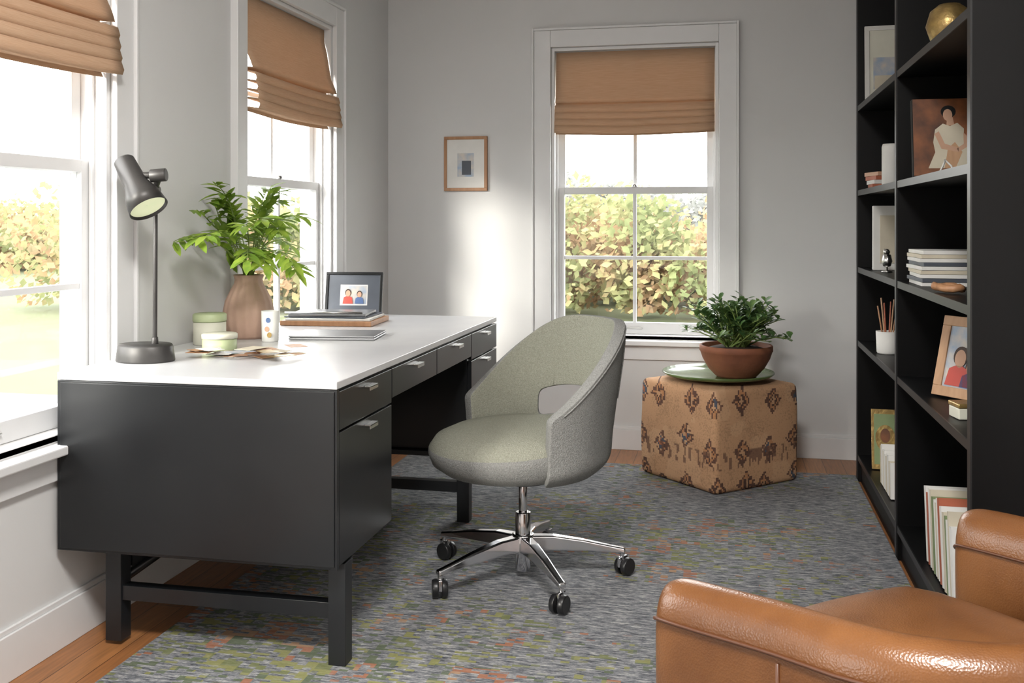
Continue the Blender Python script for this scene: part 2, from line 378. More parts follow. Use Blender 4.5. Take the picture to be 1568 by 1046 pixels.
tube('brace', [(-1.66,2.54,.17), (-1.60,2.80,.23), (-1.55,3.0,.279)], .014, M['char2'], D, n=4)
box('leg_pad_rail', (-1.68,2.57,.20), (-1.644,3.78,.235), M['char2'], D)
# ------------------------------------------------------------------ office chair
CX, CY = -.655, 3.24
C = group('swivel_chair', (CX, CY, 0))
FA = math.radians(210+12)
def smooth(t): t = max(0, min(1, t)); return t*t*(3-2*t)
def shell():
    na, nv = 30, 10; DM = 104; vs, fs = [], []
    hh_ = lambda ad: .845-.30*smooth((ad-22)/(DM-4))
    rr_ = lambda z, dl: ((.225+(.285-.225)*math.sqrt(max(0, (z-.355)/.045))) if z < .40 else .285+.045*smooth((z-.40)/.45))*(1+.03*math.cos(2*math.radians(dl)))
    def P_(dl, z, off=0):
        a = FA+math.pi+math.radians(dl); r = rr_(z, dl)+off
        return (CX+math.cos(a)*r, CY+math.sin(a)*r, z)
    for i in range(na+1):
        dl = -DM+2*DM*i/na; h = hh_(abs(dl))
        for k in range(nv+1): vs.append(P_(dl, .355+(h-.355)*k/nv))
    for i in range(na):
        for k in range(nv):
            dl = -DM+2*DM*(i+.5)/na; hc = .355+(hh_(abs(dl))-.355)*(k+.5)/nv
            if -38 < dl < 46 and .485 < hc < .58: continue
            a, b, c, d = i*(nv+1)+k, (i+1)*(nv+1)+k, (i+1)*(nv+1)+k+1, i*(nv+1)+k+1
            fs.append((a, b, c, d))
    o = obj('wraparound_back_shell', vs, fs, None, C, smooth=True, mats=[M['fab'], M['fab2']], auto=True)
    s = o.modifiers.new('sub', 'SUBSURF'); s.levels = 2; s.render_levels = 2
    s = o.modifiers.new('solid', 'SOLIDIFY'); s.thickness = .036; s.offset = -1; s.material_offset = 1; s.material_offset_rim = 0
    b = o.modifiers.new('bev', 'BEVEL'); b.width = .012; b.segments = 3; b.limit_method = 'ANGLE'; b.angle_limit = 1.0
    for nm, dl0 in (('back_seam_1', -36), ('back_seam_2', 36)):
        tube(nm+'_out', [P_(dl0, z, .0005) for z in [.60+.025*q for q in range(9)]], .0022, M['fab'], C)
        tube(nm+'_in', [P_(dl0, z, -.0365) for z in [.60+.025*q for q in range(9)]], .0022, M['fab2'], C)
    edge = []
    for q in range(41):
        dl = -96+192*q/40; edge.append(P_(dl, hh_(abs(dl))-.012, .0008))
    tube('rim_piping', edge, .0024, M['fab'], C)
    return o
shell()
prof = [(.10,.352),(.17,.354),(.225,.368),(.258,.395),(.27,.43),(.268,.465),(.25,.492),(.21,.508),(.13,.516),(.02,.518)]
vs, fs, n = [], [], 48
for r, z in prof:
    for i in range(n):
        ph = 2*math.pi*i/n; c = max(0, math.cos(ph))
        rr = r*(.925+.24*c**1.0); a = FA+ph
        vs.append((CX+math.cos(a)*rr, CY+math.sin(a)*rr, z-.02*c*(r/.27)**2*(z > .45)))
for k in range(len(prof)-1):
    for i in range(n): fs.append((k*n+i, k*n+(i+1) % n, (k+1)*n+(i+1) % n, (k+1)*n+i))
fs += [tuple(range(n)), tuple(range((len(prof)-1)*n, len(prof)*n))]
obj('seat_cushion', vs, fs, None, C, smooth=True, mats=[M['fab'], M['fab2']], fm=[0]*(n*5)+[1]*(n*4)+[0, 1])
cyl('seat_plate', (CX,CY,.325), (CX,CY,.353), .09, .11, M['rubber'], C)
cyl('gas_piston', (CX,CY,.20), (CX,CY,.33), .014, .014, M['chrome'], C)
cyl('gas_cylinder', (CX,CY,.035), (CX,CY,.225), .025, .025, M['chrome'], C)
cyl('hub', (CX,CY,.095), (CX,CY,.155), .042, .036, M['chrome'], C)
for k in range(5):
    a = math.radians(72*k+12+2); R = .325
    T = Matrix.Translation((CX,CY,0)) @ Matrix.Rotation(a, 4, 'Z')
    CUR[0] = T
    vs, fs = [], []
    secs = [(.02,.024,.100,.150),(.10,.021,.102,.148),(.20,.017,.098,.132),(.29,.014,.090,.112),(.335,.013,.086,.103)]
    for x, w, z0, z1 in secs: vs += [(x,-w,z0),(x,w,z0),(x,w*.8,z1),(x,-w*.8,z1)]
    for q in range(4):
        for i in range(4): fs.append((q*4+i, q*4+(i+1) % 4, q*4+4+(i+1) % 4, q*4+4+i))
    fs += [(0,1,2,3),(16,17,18,19)]
    obj('base_arm_%d' % (k+1), vs, fs, M['chrome'], C, bev=.005, seg=3)
    cyl('caster_stem', (R,0,.055), (R,0,.10), .008, .008, M['chrome'], C, n=12)
    ca = Matrix.Rotation(math.radians(40+67*k), 4, 'Z')
    CUR[0] = T @ Matrix.Translation((R,0,.012)) @ ca
    for s in (-1, 1): cyl('caster_wheel', (.012,s*.006,.030), (.012,s*.024,.030), .030, .027, M['rubber'], C, n=24, bev=.003)
    box('caster_hood', (-.018,-.006,.028), (.024,.006,.064), M['chrome'], C, bev=.004)
    CUR[0] = I4
# ------------------------------------------------------------------ ottoman
PX, PY = -.045, 4.71
hs, hh = .250, .437
bm = bmesh.new(); bmesh.ops.create_cube(bm, size=1)
for v in bm.verts: v.co = Vector((v.co.x*2*hs, v.co.y*2*hs, (v.co.z+.5)*hh))
bmesh.ops.bevel(bm, geom=bm.edges[:], offset=.026, segments=4, profile=.5, affect='EDGES')
bmesh.ops.subdivide_edges(bm, edges=[e for e in bm.edges if e.calc_length() > .2], cuts=6, use_grid_fill=True)
for v in bm.verts:
    x, y, z = v.co; e = math.cos(math.pi*(z/hh-.5))
    s = 1+.018*e; v.co.x *= s; v.co.y *= s
    if z > hh*.9: v.co.z += .014*math.cos(x/hs*math.pi/2)*math.cos(y/hs*math.pi/2)
    v.co += Vector((noise.noise(v.co*6), noise.noise(v.co*6+Vector((5,0,0))), 0))*.005
me = bpy.data.meshes.new('kilim_ottoman'); bm.to_mesh(me); bm.free(); me.materials.append(M['kilim'])
for p in me.polygons: p.use_smooth = True
ot = bpy.data.objects.new('kilim_ottoman', me); link(ot); ot.location = (PX,PY,.0125); ot.rotation_euler = (0,0,math.radians(44))
TZ = .0125+hh+.014
lathe('glazed_tray', [(.0001,0),(.17,0),(.235,.010),(.252,.022),(.250,.027),(.232,.016),(.17,.007),(.0001,.006)], (PX,PY,TZ+.001), M['gglass'])
bz = TZ+.008
P = group('potted_jade_plant', (PX+.07, PY-.02, bz)); px, py = PX+.08, PY-.02
prof = [(.0001,0),(.085,0),(.095,.008),(.125,.04),(.150,.085),(.160,.115),(.163,.118),(.163,.140),(.160,.144),(.150,.142),(.147,.12),(.0001,.12)]
lathe('terracotta_bowl', prof, (px,py,bz), M['terra'], P, n=48)
lathe('soil', [(.0001,.121),(.146,.121),(.10,.135),(.0001,.14)], (px,py,bz), M['soil'], P)
def addleaf(vs, fs, p, d, up, L, W, fold=.2, obo=False):
    d = d.normalized(); s = d.cross(up)
    if s.length < .01: s = d.cross(Vector((1,0,0)))
    s.normalize(); nn = s.cross(d).normalized(); n = len(vs)
    st = [(0,0),(.3,.38 if obo else .8),(.62,.95 if obo else .85),(.86,.8 if obo else .42),(1,0)]
    for t, w in st:
        c = p+d*L*t-nn*L*.18*t*t
        if w == 0: vs.append(c)
        else: vs += [c-s*W*w/2+nn*W*fold*w, c, c+s*W*w/2+nn*W*fold*w]
    fs += [(n, n+1, n+2), (n, n+2, n+3)]
    for k in (0, 1):
        q = n+1+3*k; fs += [(q, q+3, q+4, q+1), (q+1, q+4, q+5, q+2)]
    q = n+7; fs += [(q, n+10, q+1), (q+1, n+10, q+2)]
lv, lf, sv, sf = [], [], [], []
for k in range(84):
    a = random.uniform(0, 2*math.pi); e = random.uniform(.05, 1.35)
    R = random.uniform(.17, .26)
    p0 = Vector((px+random.uniform(-.05,.05), py+random.uniform(-.05,.05), bz+.13))
    tip = p0+Vector((math.cos(a)*math.cos(e)*R, math.sin(a)*math.cos(e)*R*.9, math.sin(e)*R*.80+.03))
    mid = (p0+tip)/2+Vector((0,0,.03))
    pts = [p0, p0.lerp(mid,.6), mid.lerp(tip,.4), tip]
    v, f = tube_data(pts, .004, 6, .002); m = len(sv); sv += v; sf += [tuple(i+m for i in q) for q in f]
    for j in range(13):
        t = .38+.62*j/12; q = p0.lerp(mid, t*2) if t < .5 else mid.lerp(tip, t*2-1)
        b = random.uniform(0, 2*math.pi)
        d = (tip-p0).normalized()*.5+Vector((math.cos(b), math.sin(b), random.uniform(-.1,.7)))*.8
        addleaf(lv, lf, q, d, Vector((0,0,1)), random.uniform(.036,.056), random.uniform(.022,.032), .12, True)
obj('jade_stems', sv, sf, M['stem'], P, smooth=True)
obj('jade_leaves', lv, lf, M['leafB'], P, smooth=True, auto=True)
# ------------------------------------------------------------------ vase with foliage
dz = .762
VX, VY = -1.655, 3.30
V = group('foliage_vase', (VX, VY, dz))
lathe('ribbed_vase', [(.0001,0),(.062,0),(.074,.010),(.086,.05),(.088,.09),(.080,.13),(.064,.165),(.050,.19),(.047,.205),(.052,.222),(.047,.222),(.042,.205),(.04,.15),(.0001,.14)], (VX,VY,dz), M['blush'], V, n=96, rib=.015, ribn=16)
lv, lf, sv, sf = [], [], [], []
XL = WX+.035
camr = Vector((math.cos(math.radians(12)), math.sin(math.radians(12)), 0))
for k in range(30):
    a = 2*math.pi*k*.618+random.uniform(-.2,.2)
    e = (.10, .70, 1.2, .40)[k % 4]+random.uniform(-.15,.15)
    R = random.uniform(.24,.34)
    p0 = Vector((VX, VY, dz+.15)); p1 = p0+Vector((math.cos(a)*.02, math.sin(a)*.02, .09))
    hdir = Vector((math.cos(a)*(.68 if math.cos(a) > 0 else .8), math.sin(a)-.20, 0))
    tip = p1+hdir*math.cos(e)*R+Vector((0,0,math.sin(e)*R*.98))
    ctl = p1+hdir*math.cos(e)*R*.4+Vector((0,0,.10+math.sin(e)*R*.6))
    pts = []
    for j in range(13):
        t = j/12; q = p1*(1-t)**2+ctl*2*t*(1-t)+tip*t*t
        if q.x < XL+.03: q.x = XL+.03
        pts.append(q)
    v, f = tube_data([p0]+pts, .0028, 6, .0012); m = len(sv); sv += v; sf += [tuple(i+m for i in q) for q in f]
    for j in range(4, 13):
        q = pts[j]; d = (pts[j]-pts[j-1]).normalized(); s = d.cross(Vector((0,0,1))).normalized()
        for sg in (-1, 1):
            dd = d*.75+s*sg*.85+Vector((0,0,random.uniform(-.55,.25)))
            L_ = random.uniform(.050,.085)
            if q.x+dd.normalized().x*L_ < XL: dd.x = abs(dd.x)
            addleaf(lv, lf, q, dd, Vector((random.uniform(-.4,.4),random.uniform(-.4,.4),1)), L_, L_*.36, .12)
    if tip.x > XL+.08: addleaf(lv, lf, pts[-1], d, Vector((0,0,1)), .085, .030, .12)
obj('stems', sv, sf, M['stem'], V, smooth=True)
obj('leaves', lv, lf, M['leafA'], V, smooth=True, auto=True)
# ------------------------------------------------------------------ desk lamp
LX, LY = -1.675, 2.685
L = group('desk_lamp', (LX, LY, dz))
lathe('weighted_base', [(.0001,0),(.086,0),(.088,.004),(.082,.044),(.078,.050),(.0001,.051)], (LX,LY,dz), M['lampdark'], L, n=48, sy=.8)
f2 = Vector((-.2088,.978,0))
pb = Vector((LX,LY,dz+.05))+camr*.028; pt = Vector((LX,LY,1.267))+camr*.030
cyl('pole', pb, pt, .0065, .0065, M['lampdark'], L, n=16)
cyl('pole_collar', pb, pb+Vector((0,0,.02)), .011, .009, M['lampdark'], L, n=16)
hub = pt+Vector((0,0,.006))
cyl('swivel_joint', hub-camr*.012-Vector((0,0,.012)), hub+camr*.012-Vector((0,0,.012)), .014, .014, M['lampdark'], L)
ax = (camr*.55-f2*.30-Vector((0,0,1))*.85).normalized()
back = hub-camr*.082+Vector((0,0,.078))-f2*.035
def conelathe(nm, prof, o, ax, mat, par, n=40):
    u, w = ringframe(ax); vs, fs = [], []
    for r, t in prof:
        for i in range(n):
            a = 2*math.pi*i/n; vs.append(o+ax*t+u*math.cos(a)*r+w*math.sin(a)*r)
    for k in range(len(prof)-1):
        for i in range(n): fs.append((k*n+i, k*n+(i+1) % n, (k+1)*n+(i+1) % n, (k+1)*n+i))
    o2 = obj(nm, vs, fs, mat, par, smooth=True, auto=True)
    return o2
conelathe('lamp_shade', [(.0005,0),(.026,.001),(.030,.006),(.034,.09),(.050,.135),(.056,.178),(.054,.178),(.048,.135),(.030,.09),(.0005,.088)], back, ax, M['lampdark'], L)
conelathe('lamp_diffuser', [(.0005,.166),(.030,.168),(.051,.170)], back, ax, M['glow'], L)
cyl('knob_arm', back+ax*.06, back+ax*.06+camr*.085+Vector((0,0,.004)), .010, .010, M['lampdark'], L)
cyl('knob', back+ax*.06+camr*.055, back+ax*.06+camr*.10+Vector((0,0,.004)), .019, .019, M['lampdark'], L)
cyl('neck', back+ax*.06+camr*.08, hub, .009, .009, M['lampdark'], L)
# ------------------------------------------------------------------ desk objects
g = group('lidded_canister', (-1.69, 3.09, dz))
lathe('body', [(.0001,0),(.050,0),(.053,.004),(.053,.076),(.0001,.076)], (-1.69,3.09,dz), M['cream'], g)
lathe('lid', [(.0001,.077),(.054,.077),(.055,.081),(.055,.100),(.050,.104),(.0001,.105)], (-1.69,3.09,dz), M['green'], g)
g = group('candle_tin', (-1.59, 2.97, dz))
lathe('tin', [(.0001,0),(.052,0),(.054,.003),(.054,.036),(.0001,.036)], (-1.59,2.97,dz), M['green'], g)
lathe('lid', [(.0001,.037),(.056,.037),(.056,.050),(.052,.053),(.0001,.053)], (-1.59,2.97,dz), M['cream'], g)
g = group('painted_tumbler', (-1.53, 3.21, dz))
lathe('tumbler', [(.0001,0),(.026,0),(.028,.003),(.030,.105),(.028,.105),(.025,.01),(.0001,.01)], (-1.53,3.21,dz), M['paper'], g)
for k, (mm, zz) in enumerate((('skin',.045),('blue',.075),('gold',.025))):
    ell('motif_%d' % k, Vector((-1.53,3.21,dz+zz))-f2*.0302+camr*.004*(k-1), .008, .009, camr, (0,0,1), M[mm], g)
g = group('paper_pile', (-1.45, 2.86, dz))
for k in range(24):
    x = -1.43+random.uniform(-.12,.15); y = 2.84+random.uniform(-.08,.08); a = random.uniform(0,3.1)
    CUR[0] = Matrix.Translation((x,y,dz+.0008+k*.0012)) @ Matrix.Rotation(a, 4, 'Z')
    w_ = random.uniform(.028,.045)
    box('card', (-w_,-w_*.66,0), (w_,w_*.66,.001), M[('bookA','skin','tanwood','photo','gold','bookA','wood','paper')[k % 8]], g)
CUR[0] = I4
def slab(nm, c, sx, sy, h, rot, mat, par, bev=.003, z=None):
    CUR[0] = Matrix.Translation(c) @ Matrix.Rotation(math.radians(rot), 4, 'Z')
    o = box(nm, (-sx/2,-sy/2,0), (sx/2,sy/2,h), mat, par, bev=bev); CUR[0] = I4; return o
g = group('notebook_stack', (-1.56, 3.86, dz))
slab('leather_folio', (-1.55,3.85,dz+.0005), .37, .27, .020, 4, M['wood'], g)
slab('folio_pages', (-1.548,3.85,dz+.021), .34, .25, .008, 6, M['paper'], g, .001)
slab('notebook_cover', (-1.56,3.86,dz+.0295), .33, .24, .005, 2, M['bookB'], g, .001)
slab('sketchbook', (-1.565,3.86,dz+.035), .31, .22, .010, 9, M['silver'], g, .002)
tube('spiral_binding', [(-1.72,3.74,dz+.049), (-1.41,3.78,dz+.049)], .004, M['nickel'], g)
g = group('closed_laptop', (-1.33, 3.40, dz))
slab('laptop_base', (-1.35,3.38,dz+.001), .30, .21, .008, 8, M['silver'], g, .003)
slab('laptop_gap', (-1.35,3.38,dz+.009), .292, .202, .0015, 8, M['gap'], g, .0003)
slab('laptop_lid', (-1.35,3.38,dz+.0105), .30, .21, .005, 8, M['silver'], g, .002)
def frame(nm, T, w, h, b, fmat, content, depth=.015, stand=False):
    """local: x right, z up, front faces -y"""
    g = group(nm, T @ Vector((0,0,h/2))); CUR[0] = T
    boxes('frame_border', [((-w/2,0,0),(w/2,depth,b)), ((-w/2,0,h-b),(w/2,depth,h)), ((-w/2,0,b),(-w/2+b,depth,h-b)), ((w/2-b,0,b),(w/2,depth,h-b))], fmat, g, bev=.0015)
    box('backing', (-w/2+b,.006,b), (w/2-b,depth-.001,h-b), M['gap'], g)
    for i, (nmx, x0, z0, x1, z1, mm) in enumerate(content):
        box(nmx, (x0,.0055-.0006*(i+1),z0), (x1,.0058-.0006*i,z1), M[mm], g)
    if stand: obj('easel_leg', [(-.03,depth,h*.75),(.03,depth,h*.75),(.03,depth+h*.30,h*.30*.26+.004),(-.03,depth+h*.30,h*.30*.26+.004)], [(0,1,2,3)], M['gap'], g, solid=.002)
    CUR[0] = I4; return g
def person(g, T, x, z, s, shirt, y=.001):
    CUR[0] = T
    ell('figure_hair', (x,y+.0004,z+s*1.06), s*.30, s*.36, (1,0,0), (0,0,1), M['hair'], g)
    ell('figure_head', (x,y,z+s*.98), s*.23, s*.32, (1,0,0), (0,0,1), M['skin'], g)
    obj('figure_torso', [(x-s*.5,y,z),(x+s*.5,y,z),(x+s*.4,y,z+s*.6),(x+s*.15,y,z+s*.72),(x-s*.15,y,z+s*.72),(x-s*.4,y,z+s*.6)], [(0,1,2,3,4,5)], M[shirt], g)
    CUR[0] = I4
T = Matrix.Translation((-1.585,4.13,dz+.004)) @ Matrix.Rotation(math.radians(8), 4, 'Z') @ Matrix.Rotation(math.radians(-12), 4, 'X')
g = frame('desk_photo_frame', T, .25, .19, .012, M['char'], [('mat_board',-.112,.012,.112,.178,'bookB'), ('photograph',-.06,.045,.06,.135,'paper'), ('photo_image',-.055,.05,.055,.13,'photo')], stand=True)
person(g, T, -.025, .052, .045, 'red'); person(g, T, .025, .052, .04, 'blue')
T = Matrix.Translation((-1.363,BY-.021,1.335))
frame('wall_picture', T, .236, .289, .016, M['wood'], [('mat_board',-.102,.016,.102,.273,'paper'), ('print',-.045,.075,.045,.20,'photo'), ('print_detail',-.02,.085,.03,.16,'bookB')], depth=.02)
# ------------------------------------------------------------------ bookcase
FX, BX = .572, .936
K = group('black_bookcase', (.75, 3.7, 0))
for i, y in enumerate((4.80, 3.715, 2.62)):
    box('upright_%d' % (i+1), (FX,y-.016,.0), (BX,y+.016,2.5), M['black'], K, bev=.001)
    box('upright_edge_%d' % (i+1), (FX-.004,y-.016,.0), (FX,y+.016,2.5), M['blackedge'], K)
box('back_panel', (BX-.012,2.636,.0), (BX-.001,4.784,2.5), M['black'], K)
box('top', (FX,2.60,2.5), (BX,4.82,2.53), M['black'], K)
ZS = [.11,.625,.955,1.30,1.68]
for bay, (a, b) in enumerate(((2.637,3.698),(3.732,4.783))):
    for i, z in enumerate(ZS):
        box('shelf_%d_%d' % (bay+1, i+1), (FX+.003,a,z-.012), (BX-.013,b,z+.012), M['black'], K)
        box('shelf_edge_%d_%d' % (bay+1, i+1), (FX-.001,a,z-.012), (FX+.003,b,z+.012), M['blackedge'], K)
    box('plinth_%d' % (bay+1), (FX+.012,a,0), (FX+.025,b,.097), M['black'], K)
ZS = [z+.0125 for z in ZS]
def T2(x, y, z, rz=0, rx=0): return Matrix.Translation((x,y,z)) @ Matrix.Rotation(math.radians(rz), 4, 'Z') @ Matrix.Rotation(math.radians(rx), 4, 'X')
# near bay
g = group('gold_orb', (.65,3.27,ZS[4]))
lathe('orb', [(.0001,.006),(.03,.008),(.055,.03),(.068,.07),(.055,.115),(.03,.135),(.0001,.139)], (.655,3.27,ZS[4]), M['gold'], g)
lathe('orb_foot', [(.0001,0),(.03,0),(.026,.008),(.0001,.008)], (.655,3.27,ZS[4]), M['wood'], g)
T = T2(.695,3.43,ZS[3]+.005,0,-8)
g = group('art_book', T @ Vector((0,0,.1))); CUR[0] = T @ Matrix.Scale(1.08, 4)
box('cover', (-.105,0,0), (.105,.004,.232), M['art'], g, bev=.001); box('pages', (-.10,.004,.003), (.102,.022,.229), M['paper'], g); box('rear_cover', (-.105,.022,0), (.105,.026,.232), M['art'], g)
box('cover_spine', (-.107,0,0), (-.105,.026,.232), M['gap'], g)
def poly(nm, pts, y, mat): obj(nm, [(x, y, z) for x, z in pts], [tuple(range(len(pts)))], M[mat], g)
poly('painted_chair', [(.02,.03),(.095,.03),(.095,.15),(.08,.165),(.05,.15),(.03,.08)], -.0004, 'bookC')
ell('portrait_hair', (-.006,-.0006,.192), .021, .019, (1,0,0), (0,0,1), M['gap'], g)
poly('portrait_neck', [(-.012,.15),(.010,.15),(.006,.175),(-.010,.175)], -.0008, 'skin')
ell('portrait_face', (-.008,-.001,.182), .013, .018, (1,0,0), (0,0,1), M['skin'], g)
poly('portrait_dress', [(-.065,.022),(.065,.022),(.07,.06),(.05,.09),(.034,.105),(.036,.14),(.018,.158),(-.002,.148),(-.022,.156),(-.044,.138),(-.05,.10),(-.045,.07)], -.001, 'bookA')
poly('portrait_shadow_fold', [(-.02,.022),(.01,.022),(.03,.07),(.01,.10),(-.01,.08)], -.0013, 'tanwood')
poly('portrait_arm_left', [(-.046,.125),(-.034,.133),(-.018,.095),(.02,.082),(.02,.070),(-.028,.080)], -.0015, 'skin')
poly('portrait_arm_right', [(.034,.128),(.042,.12),(.052,.09),(.02,.070),(.014,.080),(.034,.094)], -.0015, 'skin')
CUR[0] = I4
g = group('wire_book_stand', (.66,3.36,ZS[3]))
for s in (-.04,.04): tube('wire', [(.66+s,3.42,ZS[3]+.004),(.66+s*.6,3.34,ZS[3]+.004),(.66+s*.3,3.33,ZS[3]+.03),(.66,3.36,ZS[3]+.05)], .003, M['paper'], g)
g = group('magazine_stack', (.70,3.5,ZS[2]))
for k in range(9): slab('magazine_%d' % k, (.70+random.uniform(-.004,.004),3.50,ZS[2]+.0003+k*.0125), .21, .24, .0118, random.uniform(-2,2), M[('paper','bookB','paper','bookA')[k % 4]], g, .001)
g = group('wooden_knot', (.63,3.06,ZS[2]))
tube('knot', [(.61+.03*math.cos(t*.7), 3.07+.05*math.sin(t*.45)-.0, ZS[2]+.014+.006*math.sin(t*1.1)**2) for t in range(0,14)], .011, M['wood'], g)
T = T2(.665,3.22,ZS[1]+.008,-52,-14)
g = frame('wooden_photo_frame', T, .19, .245, .03, M['tanwood'], [('photograph',-.065,.03,.065,.215,'photo')], stand=True)
person(g, T, -.012, .035, .085, 'red'); person(g, T, .028, .033, .06, 'blue')
g = group('trinket_box', (.63,2.95,ZS[1])); slab('box_body', (.63,2.95,ZS[1]+.0005), .06, .07, .03, 10, M['cream'], g); slab('box_lid', (.63,2.95,ZS[1]+.031), .063, .073, .012, 10, M['gold'], g)
def bookrow(nm, x, y0, y1, z, hmin, hmax, lean=0, cols=('paper','bookA','paper','bookD','bookA','paper','bookC')):
    g = group(nm, (x,(y0+y1)/2,z)); y = y0; k = 0
    while y < y1-.015:
        t = random.uniform(.016,.034); h = random.uniform(hmin,hmax); w = random.uniform(.13,.17)
        CUR[0] = Matrix.Translation((x,y,z)) @ Matrix.Rotation(math.radians(lean), 4, 'X')
        mm = M[cols[k % len(cols)]]
        box('book_cover', (0,.0,0), (w,.002,h), mm, g); box('book_cover', (0,t-.004,0), (w,t-.002,h), mm, g); box('book_spine', (-.001,0,0), (.001,t-.002,h), mm, g, bev=.0005)
        box('book_pages', (.001,.002,.002), (w-.003,t-.004,h-.002), M['paper'], g)
        y += t+.0005; k += 1
    CUR[0] = I4
bookrow('leaning_books', .60, 2.93, 3.33, ZS[0]+.008, .20, .245, -12)
# far bay
g = frame('framed_print', T2(.70,4.60,ZS[4]+.003,-4,-6), .24, .33, .02, M['paper'], [('mat_board',-.1,.02,.1,.31,'cream'), ('print_image',-.085,.05,.02,.19,'photo'), ('print_shape',-.08,.05,.0,.11,'bookA')])
g = group('small_books', (.63,4.52,ZS[3]))
for k in range(4): slab('small_book_%d' % k, (.64,4.52,ZS[3]+.0005+k*.017), .10, .14, .0165, 5*k, M[('bookC','paper','bookC','skin')[k]], g, .001)
lathe('white_vase', [(.0001,0),(.034,0),(.038,.01),(.038,.16),(.034,.172),(.030,.172),(.030,.02),(.0001,.02)], (.645,4.31,ZS[3]), M['paper'])
g = group('boxed_book', (.66,4.5,ZS[2])); slab('slipcase', (.69,4.48,ZS[2]+.0005), .19, .05, .27, -3, M['paper'], g); slab('slipcase_spine', (.69,4.452,ZS[2]+.03), .14, .004, .2, -3, M['bookA'], g)
g = group('silver_bird_figurine', (.62,4.33,ZS[2]))
lathe('bird_body', [(.0001,.02),(.018,.025),(.026,.045),(.020,.07),(.0001,.08)], (.625,4.30,ZS[2]), M['nickel'], g, sx=.8, sy=1.3)
lathe('bird_head', [(.0001,.0),(.010,.004),(.013,.013),(.009,.022),(.0001,.026)], (.62,4.27,ZS[2]+.07), M['nickel'], g)
cyl('beak', (.618,4.26,ZS[2]+.083), (.612,4.235,ZS[2]+.08), .004, .001, M['nickel'], g, n=8)
tube('tail', [(.625,4.33,ZS[2]+.05),(.63,4.40,ZS[2]+.09)], .010, M['nickel'], g, r1=.003)
lathe('bird_base', [(.0001,0),(.022,0),(.02,.006),(.005,.010),(.004,.024),(.0001,.024)], (.625,4.30,ZS[2]), M['nickel'], g)
g = group('pencil_cup', (.625,4.33,ZS[1]))
lathe('cup', [(.0001,0),(.038,0),(.042,.006),(.045,.09),(.041,.09),(.037,.01),(.0001,.01)], (.632,4.33,ZS[1]), M['paper'], g)
for k in range(6):
    a = k*1.05; c = Vector((.632,4.33,ZS[1]+.012))
    cyl('pencil_%d' % k, c+Vector((math.cos(a)*.01,math.sin(a)*.01,0)), c+Vector((math.cos(a)*.038,math.sin(a)*.045,.18+.015*(k % 3))), .0035, .003, M[('wood','bookC','tanwood')[k % 3]], g, n=6)
T = T2(.69,4.50,ZS[0]+.004,-2,-8)
g = group('picture_book', T @ Vector((0,0,.1))); CUR[0] = T
box('cover', (-.095,0,0), (.095,.014,.25), M['gold'], g, bev=.001); box('cover_art', (-.085,-.001,.02), (.085,0,.23), M['bookD'], g)
ell('cover_circle', (-.04,-.002,.13), .04, .055, (1,0,0), (0,0,1), M['gold'], g); ell('cover_face', (-.04,-.003,.14), .02, .03, (1,0,0), (0,0,1), M['art'], g); CUR[0] = I4
bookrow('white_books', .60, 4.02, 4.30, ZS[0]+.004, .13, .16, -6, ('paper','bookA','paper'))
# ------------------------------------------------------------------ leather tub chair
O = Vector((.180,1.915,0)); A = Vector((.729,.684,0)); F = Vector((-.684,.729,0))
Q = group('leather_tub_chair', (.43,1.67,0))
hw = .378
path = []
def addp(u, v): path.append(Vector((u, v)))
nst = 8
for i in range(nst): addp(-hw+.03*smooth(i/nst), .0-.30*i/nst)
for i in range(25):
    t = math.pi*i/24; addp(-(hw-.03)*math.cos(t), -.30-.31*math.sin(t)**.85)
for i in range(1, nst+1): addp(hw-.03*smooth((nst-i)/nst), -.30+.30*i/nst)
def dens(p):
    e0 = [Vector((-hw, d)) for d in (.0,-.004,-.012,-.024)]
    e1 = [Vector((hw, d)) for d in (-.024,-.012,-.004,.0)]
    return e0+p[1:-1]+e1
path = dens(path); m = len(path)
tt = .052
vs, fs, rows = [], [], []
outer_line, inner_line = [], []
for k, p in enumerate(path):
    a = path[max(k-1,0)]; b = path[min(k+1,m-1)]; d = (b-a).normalized(); nrm = Vector((d.y, -d.x))
    if nrm.dot(p-Vector((0,-.25))) < 0: nrm = -nrm
    dist = min(-p.y if p.y > -.3 else 9, 9); x = min(1, dist/.05)
    sc = max(.12, math.sqrt(max(0, 1-(1-x)**2)))
    back = max(0, min(1, (-p.y-.02)/.58)); h = .599+.048*back-.03*(1-sc)
    th = tt*sc
    prof = [(.85,.12),(1.0,.15),(1.0,.30),(1.04,h-.12),(1.06,h-.06),(.98,h-.028),(.72,h-.006),(.25,h+.006),(-.25,h+.004),(-.72,h-.012),(-.98,h-.040),(-1.04,h-.075),(-1.0,h-.14),(-.9,.30),(-.8,.20),(-.6,.12)]
    row = []
    for o_, z in prof:
        q = p+nrm*(o_*th); w = O+A*q.x+F*q.y; w.z = z; row.append(len(vs)); vs.append(w)
    rows.append(row)
    for o_, z, ln in ((1.08,h-.048,outer_line),(-1.06,h-.06,inner_line)):
        q = p+nrm*(o_*th); w = O+A*q.x+F*q.y; w.z = z; ln.append(w)
np_ = len(rows[0])
for k in range(m-1):
    for i in range(np_): fs.append((rows[k][i], rows[k][(i+1) % np_], rows[k+1][(i+1) % np_], rows[k+1][i]))
fs += [tuple(rows[0]), tuple(rows[-1])]
obj('wraparound_arms_and_back', vs, fs, M['leather'], Q, smooth=True, sub=1)
tube('outer_piping', outer_line, .0032, M['seam'], Q, n=8); tube('inner_piping', inner_line, .0028, M['seam'], Q, n=8)
